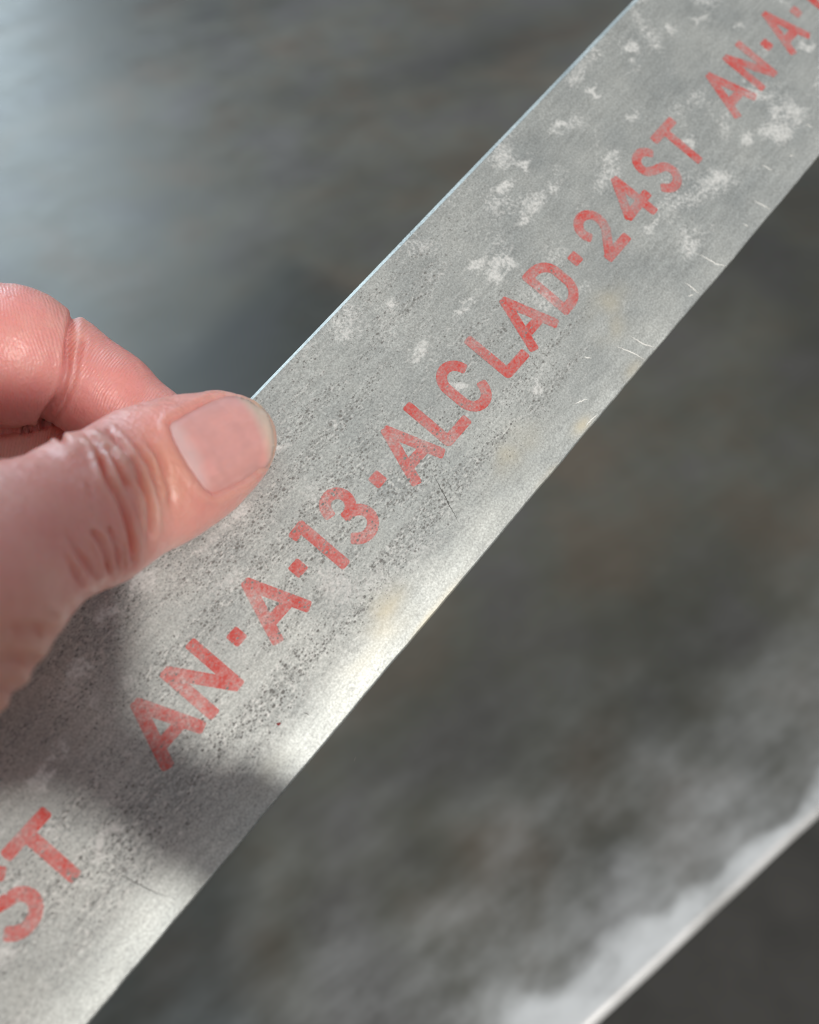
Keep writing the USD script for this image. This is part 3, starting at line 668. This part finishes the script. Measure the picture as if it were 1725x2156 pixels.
    col = mixc(col, np.array([0.74, 0.45, 0.38]), np.clip(-1.3 * mott + 0.5 * mott2, 0, 0.5))
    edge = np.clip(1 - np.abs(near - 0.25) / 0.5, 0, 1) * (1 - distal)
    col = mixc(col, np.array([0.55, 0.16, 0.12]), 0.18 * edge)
    col = mixc(col, np.array([0.62, 0.44, 0.28]), 0.7 * distal * np.exp(-(near / 0.9) ** 2))
    HX = UsdGeom.Xform.Define(stage, '/World/hand')
    Mh = np.eye(4); Mh[:3, :3] = CAM.T; Mh[3, :3] = EYE
    o = at_h((320, 1004), 0); Mh[3, :3] = to_world(o)
    HX.AddTransformOp().Set(Gf.Matrix4d(*Mh.ravel().tolist()))
    tag(HX.GetPrim(), 'bare left hand pinching the metal strip between thumb and bent forefinger', 'hand')
    tm = trimesh.Trimesh((v - o) * MM, f, process=False)
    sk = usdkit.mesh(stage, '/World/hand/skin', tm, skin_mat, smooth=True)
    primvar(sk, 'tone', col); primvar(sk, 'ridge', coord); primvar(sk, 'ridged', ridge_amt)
    # thumbnail: a curved plate over the bed
    (x0, y0, x1, y1) = NAILP.bounds
    poly = NAILP.buffer(2.0)
    ring_ = np.array(poly.segmentize(5).exterior.coords)[:-1]
    gx, gy = np.meshgrid(np.arange(x0, x1, 5.0), np.arange(y0, y1, 5.0)); g = np.c_[gx.ravel(), gy.ravel()]
    g = g[shapely.contains(poly.buffer(-3.5), shapely.points(g))]
    P2 = np.vstack([ring_, g])
    from scipy.spatial import Delaunay
    tri = Delaunay(P2).simplices
    cen = P2[tri].mean(1); tri = tri[shapely.contains(poly, shapely.points(cen))]
    a = P2[tri]; sgn = (a[:, 1, 0] - a[:, 0, 0]) * (a[:, 2, 1] - a[:, 0, 1]) - (a[:, 1, 1] - a[:, 0, 1]) * (a[:, 2, 0] - a[:, 0, 0])
    tri = np.where((sgn > 0)[:, None], tri[:, ::-1], tri)
    d = ray(P2); dn = d / np.linalg.norm(d, axis=1, keepdims=True)
    t = np.full(len(P2), 105.0)
    for _ in range(60):
        s = group(thumb, dn * t[:, None], 3.0); t = t + np.clip(s, -2, 2) * 0.8
    H = dn * t[:, None]
    nn = grad(H)
    bad = np.abs(group(thumb, H, 3.0)) > 0.2
    if bad.any():
        H[bad] = project(H[bad] * 1.0, 6); nn = grad(H)
    dist_edge = shapely.distance(NAILP.exterior, shapely.points(P2)) * np.where(shapely.contains(NAILP, shapely.points(P2)), 1, -1) * 0.077
    free = np.clip((P2[:, 0] - 520) / 40, 0, 1) * np.clip((1010 - P2[:, 1]) / 30, 0, 1)
    acr2 = np.clip((((P2 - np.array([385, 965])) @ np.array([0.446, 0.895])) / 100.0) ** 2, 0, 1.2)
    lift = -0.36 + 0.38 * np.clip((dist_edge + 0.2) / 1.5, 0, 1) ** 0.8 - 0.3 * acr2
    lift = np.maximum(lift, (0.12 * free - 0.85 * (1 - free))) + 0.16 * free
    rid = 0.10 * (meshkit_fbm(np.c_[(P2 @ [0.5, 0.86]) / 7.0, (P2 @ [0.86, -0.5]) / 90.0, 0 * P2[:, 0]], 2, 4) - 0.5)
    top = H + nn * (lift + rid)[:, None]; bot = H + nn * (lift - 0.45)[:, None]
    nR = len(ring_); N = len(P2)
    e = np.arange(nR); e2 = (e + 1) % nR
    # ring orientation decides the side faces
    side = np.vstack([np.c_[e, e2, e2 + N], np.c_[e, e2 + N, e + N]])
    nm = trimesh.Trimesh((np.vstack([top, bot]) - o) * MM, np.vstack([tri, tri[:, ::-1] + N, side]), process=False)
    nm.fix_normals()
    nail = usdkit.mesh(stage, '/World/hand/thumbnail', nm, nail_mat, smooth=True)
    # bed colours: pale half-moon, rosy bed, ivory free edge
    along = (P2 - np.array([385, 965])) @ np.array([0.895, -0.446]) / 205.0
    across = (P2 - np.array([385, 965])) @ np.array([0.446, 0.895]) / 100.0
    fm = np.clip((along - (0.80 - 0.10 * across ** 2)) / 0.10, 0, 1)
    lun = np.clip(((0.22 - 0.10 * across ** 2) - along) / 0.12, 0, 1)
    bedc = np.array([0.84, 0.355, 0.31])
    nc = np.repeat(bedc[None], N, 0) * (1 + 0.14 * (meshkit_fbm(np.c_[P2 / 18.0, 0 * P2[:, 0]], 3, 8) - 0.5)[:, None])
    nc = mixc(nc, np.array([0.80, 0.52, 0.48]), 0.6 * lun)
    nc = mixc(nc, np.array([0.74, 0.57, 0.43]), 0.8 * fm)
    primvar(nail, 'tone', np.vstack([nc, nc]))

def sub_conform(v, f, mark):
    """Splits the marked triangles in four and their neighbours so that no gaps open."""
    e = np.sort(np.vstack([f[:, [0, 1]], f[:, [1, 2]], f[:, [2, 0]]]), 1)
    ue, inv = np.unique(e, axis=0, return_inverse=True); inv = inv.ravel()
    nF = len(f)
    fe = np.stack([inv[:nF], inv[nF:2 * nF], inv[2 * nF:]], 1)
    split = np.zeros(len(ue), bool); split[fe[mark].ravel()] = True
    mid = np.full(len(ue), -1); mid[split] = len(v) + np.arange(split.sum())
    v2 = np.vstack([v, v[ue[split]].mean(1)])
    s = split[fe]; cnt = s.sum(1)
    out = [f[cnt == 0]]
    k = cnt == 3
    a, b, c = f[k].T; ab, bc, ca = mid[fe[k]].T
    out += [np.c_[a, ab, ca], np.c_[ab, b, bc], np.c_[ca, bc, c], np.c_[ab, bc, ca]]
    for r in range(3):
        k = (cnt == 1) & s[:, r]
        a, b, c = np.roll(f[k], -r, 1).T; m_ = mid[fe[k][:, r]]
        out += [np.c_[a, m_, c], np.c_[m_, b, c]]
        k = (cnt == 2) & ~s[:, r]                              # edge r (a-b) is whole
        a, b, c = np.roll(f[k], -r, 1).T; g = np.roll(fe[k], -r, 1); bc = mid[g[:, 1]]; ca = mid[g[:, 2]]
        out += [np.c_[a, b, bc], np.c_[a, bc, ca], np.c_[ca, bc, c]]
    return v2, np.vstack(out)
from meshkit import fbm as meshkit_fbm

skin_mat = usdkit.material(stage, '/World/Looks/skin_look', {
    'a': ('attribute', {'attribute': 'tone'}), 'rc': ('attribute', {'attribute': 'ridge'}), 'ra': ('attribute', {'attribute': 'ridged'}),
    'tc': ('texture_coordinate', {}),
    'k': ('math', {'math_type': 'multiply', 'value2': 2 * math.pi / 0.52}), 's': ('math', {'math_type': 'sine'}),
    'sr': ('math', {'math_type': 'multiply'}), 'sr2': ('math', {'math_type': 'multiply', 'value2': 0.42}),
    'vor': ('voronoi_texture', {'scale': 1150.0, 'feature': 'f1'}),
    'nz': ('noise_texture', {'scale': 1800.0, 'detail': 3.0}), 'nb': ('noise_texture', {'scale': 420.0, 'detail': 4.0, 'roughness': 0.6}),
    'h': ('math', {'math_type': 'multiply_add', 'value2': 0.35}), 'h2': ('math', {'math_type': 'multiply_add', 'value2': 0.55}), 'h3': ('math', {'math_type': 'add'}),
    'b': ('bump', {'strength': 0.75, 'distance': 0.00018}),
    'rr': ('map_range', {'from_min': 0.3, 'from_max': 0.7, 'to_min': 0.27, 'to_max': 0.44}),
    'p': ('principled_bsdf', {'subsurface_method': 'random_walk', 'subsurface_weight': 0.55, 'subsurface_radius': (1.0, 0.36, 0.2), 'subsurface_scale': 0.0013, 'specular_ior_level': 0.62, 'ior': 1.42})},
    [('rc.fac', 'k.value1'), ('k.value', 's.value1'), ('s.value', 'sr.value1'), ('ra.fac', 'sr.value2'), ('sr.value', 'sr2.value1'),
     ('tc.object', 'vor.vector'), ('tc.object', 'nz.vector'), ('tc.object', 'nb.vector'),
     ('vor.distance', 'h.value1'), ('nz.fac', 'h.value3'), ('nb.fac', 'h2.value1'), ('h.value', 'h2.value3'), ('h2.value', 'h3.value1'), ('sr2.value', 'h3.value2'), ('h3.value', 'b.height'),
     ('b.normal', 'p.normal'), ('nb.fac', 'rr.value'), ('rr.result', 'p.roughness'), ('a.color', 'p.base_color')], surface='p.BSDF')
nail_mat = usdkit.material(stage, '/World/Looks/nail_look', {
    'a': ('attribute', {'attribute': 'tone'}),
    'p': ('principled_bsdf', {'roughness': 0.24, 'specular_ior_level': 0.6, 'subsurface_weight': 0.35, 'subsurface_radius': (1.0, 0.45, 0.3), 'subsurface_scale': 0.0012, 'coat_weight': 0.0})},
    [('a.color', 'p.base_color')], surface='p.BSDF')
build_hand()

# ------------------------------------------------------------------ the phone that takes the picture
def build_phone():
    PX = UsdGeom.Xform.Define(stage, '/World/smartphone')
    Mp = np.eye(4); Mp[0, :3], Mp[1, :3], Mp[2, :3], Mp[3, :3] = RIGHT, -DOWN, -FWD, EYE
    PX.AddTransformOp().Set(Gf.Matrix4d(*Mp.ravel().tolist()))
    tag(PX.GetPrim(), 'pink smartphone held over the strip to photograph it', 'phone')
    body = box(-122, -45, 27, 20).buffer(-18).buffer(18, quad_segs=10)
    m = trimesh.creation.extrude_polygon(body, 8.0); m.apply_translation([0, 0, 3.0]); m.apply_scale(MM)
    obj('body', m, phone_mat, '/World/smartphone')
    m = trimesh.creation.extrude_polygon(box(-16, -24, 21, 12).buffer(-7).buffer(7), 1.2); m.apply_translation([0, 0, 1.75]); m.apply_scale(MM)
    obj('camera_plate', m, plate_mat, '/World/smartphone')
    m = trimesh.creation.extrude_polygon(body.buffer(-2.0), 0.4); m.apply_translation([0, 0, 11.05]); m.apply_scale(MM)
    obj('screen', m, glass_mat, '/World/smartphone')
def build_right_hand():
    B = lambda *p: chain([(np.array(c, float), r) for c, r in p])
    fs = [B(((20, 44.5, 8), 6.3), ((36, 47.5, 9), 6.9), ((54, 55, 4), 8.4), ((78, 65, -16), 10.5)),
          B(((70, 75, -12), 7.5), ((80, 73, -10), 8.2), ((92, 70, -28), 10)),
          B(((74, 88, -20), 7.5), ((84, 86, -18), 8.2), ((95, 80, -36), 10)),
          B(((80, 99, -30), 6.5), ((88, 96, -28), 7.2), ((98, 90, -44), 9)),
          B(((24, 37, -17), 7.8), ((44, 48, -23), 9), ((72, 62, -34), 11.5), ((92, 76, -48), 15))]
    pal = [Bone(np.array([84., 66, -28]), np.array([98., 80, -46]), 12, 18), Bone(np.array([98., 80, -46]), np.array([114., 128, -85]), 20, 24), Bone(np.array([114., 128, -85]), np.array([132., 205, -140]), 24, 31)]
    def fn(P):
        d = group(pal, P, 6.0)
        for f_ in fs: d = smin(d, group(f_, P, 2.0), 1.5)
        return d
    v, f = surface_nets(fn, np.array([-4., -4, -180]), np.array([168., 240, 26]), 2.4)
    m = trimesh.Trimesh(v, f, process=True); m.fix_normals(); trimesh.smoothing.filter_taubin(m, iterations=8)
    HX = UsdGeom.Xform.Define(stage, '/World/hand_001')
    o = np.array([80., 60, -30]); Mh = np.eye(4); Mh[:3, :3] = CAM.T; Mh[3, :3] = to_world(o)
    HX.AddTransformOp().Set(Gf.Matrix4d(*Mh.ravel().tolist()))
    tag(HX.GetPrim(), 'right hand wrapped round the smartphone above the strip', 'hand')
    tm = trimesh.Trimesh((np.array(m.vertices) - o) * MM, m.faces, process=False)
    sk = usdkit.mesh(stage, '/World/hand_001/skin', tm, skin_mat, smooth=True)
    n_ = len(tm.vertices)
    primvar(sk, 'tone', np.repeat([[0.56, 0.28, 0.22]], n_, 0)); primvar(sk, 'ridge', np.zeros(n_)); primvar(sk, 'ridged', np.zeros(n_))
build_right_hand()
phone_mat = simple('phone_look', (0.80, 0.55, 0.55), 0.40)  # unseen; pink picked to bounce rosy light onto the shaded strip
plate_mat = simple('camera_plate_look', (0.05, 0.05, 0.055), 0.3)
glass_mat = simple('screen_look', (0.01, 0.01, 0.012), 0.12)
build_phone()

# ------------------------------------------------------------------ fine cracks, scratches and a fleck on the strip
crack_mat = simple('crack_look', (0.86, 0.85, 0.80), 0.5)
scratch_mat = simple('scratch_look', (0.10, 0.10, 0.09), 0.7)
fleck_mat = simple('fleck_look', (0.22, 0.02, 0.02), 0.6)
def bend_drop(u, v):
    a = np.arcsin(np.clip((v - (v_lo(u) - 40 * math.sin(math.radians(11)))) / 40, 0, 0.5))
    return -40 * (1 - np.cos(a))
def mark(name, pts, w, mat):
    uv = strip_uv(pts); ls = LineString(uv); k = max(6, int(ls.length / 0.3))
    q = np.array([ls.interpolate(t, True).coords[0] for t in np.linspace(0, 1, k)])
    q[1:-1] += 0.05 * np.random.default_rng(len(pts) + int(pts[0][0])).standard_normal((k - 2, 2))
    d = np.gradient(q, axis=0); d /= np.linalg.norm(d, axis=1, keepdims=True); nn = np.c_[-d[:, 1], d[:, 0]]
    ww = w * np.sin(np.linspace(0.15, math.pi - 0.15, k))[:, None] / 2
    L, Rr = q + nn * ww, q - nn * ww
    def lift(p, h): return np.c_[p[:, 0], -p[:, 1], sheet_z(p[:, 0], p[:, 1]) + bend_drop(p[:, 0], p[:, 1]) + h]
    v = np.vstack([lift(L, 0.015), lift(q, 0.05), lift(Rr, 0.015)]) * MM
    i = np.arange(k - 1)
    f = np.vstack([np.c_[i, i + k, i + k + 1, i + 1], np.c_[i + k, i + 2 * k, i + 2 * k + 1, i + k + 1]])
    m = trimesh.Trimesh(v, np.vstack([f[:, [0, 1, 2]], f[:, [0, 2, 3]]]), process=False)
    if m.face_normals[:, 2].mean() < 0: m.invert()
    obj(name, m, mat, STRIP, smooth=False)
for p in ([(1468, 534), (1508, 554), (1535, 558)], [(1605, 346), (1628, 358)], [(1589, 421), (1626, 436)], [(1567, 469), (1579, 475)], [(1443, 595), (1474, 615)], [(1326, 706), (1355, 722), (1387, 729)],
          [(1296, 728), (1336, 742), (1365, 755)], [(1229, 752), (1246, 754)], [(1696, 261), (1712, 269)], [(1662, 328), (1672, 326)], [(1450, 622), (1462, 618)], [(1235, 895), (1262, 868)], [(1210, 850), (1240, 838)]):
    mark('crack', p, 0.20, crack_mat)
for p in ([(911, 995), (940, 1051), (966, 1101)], [(238, 1832), (300, 1866), (353, 1890)], [(752, 1592), (748, 1606)], [(640, 1500), (652, 1506)]):
    mark('scratch', p, 0.14, scratch_mat)
mark('fleck', [(582, 1525), (592, 1523)], 0.45, fleck_mat)
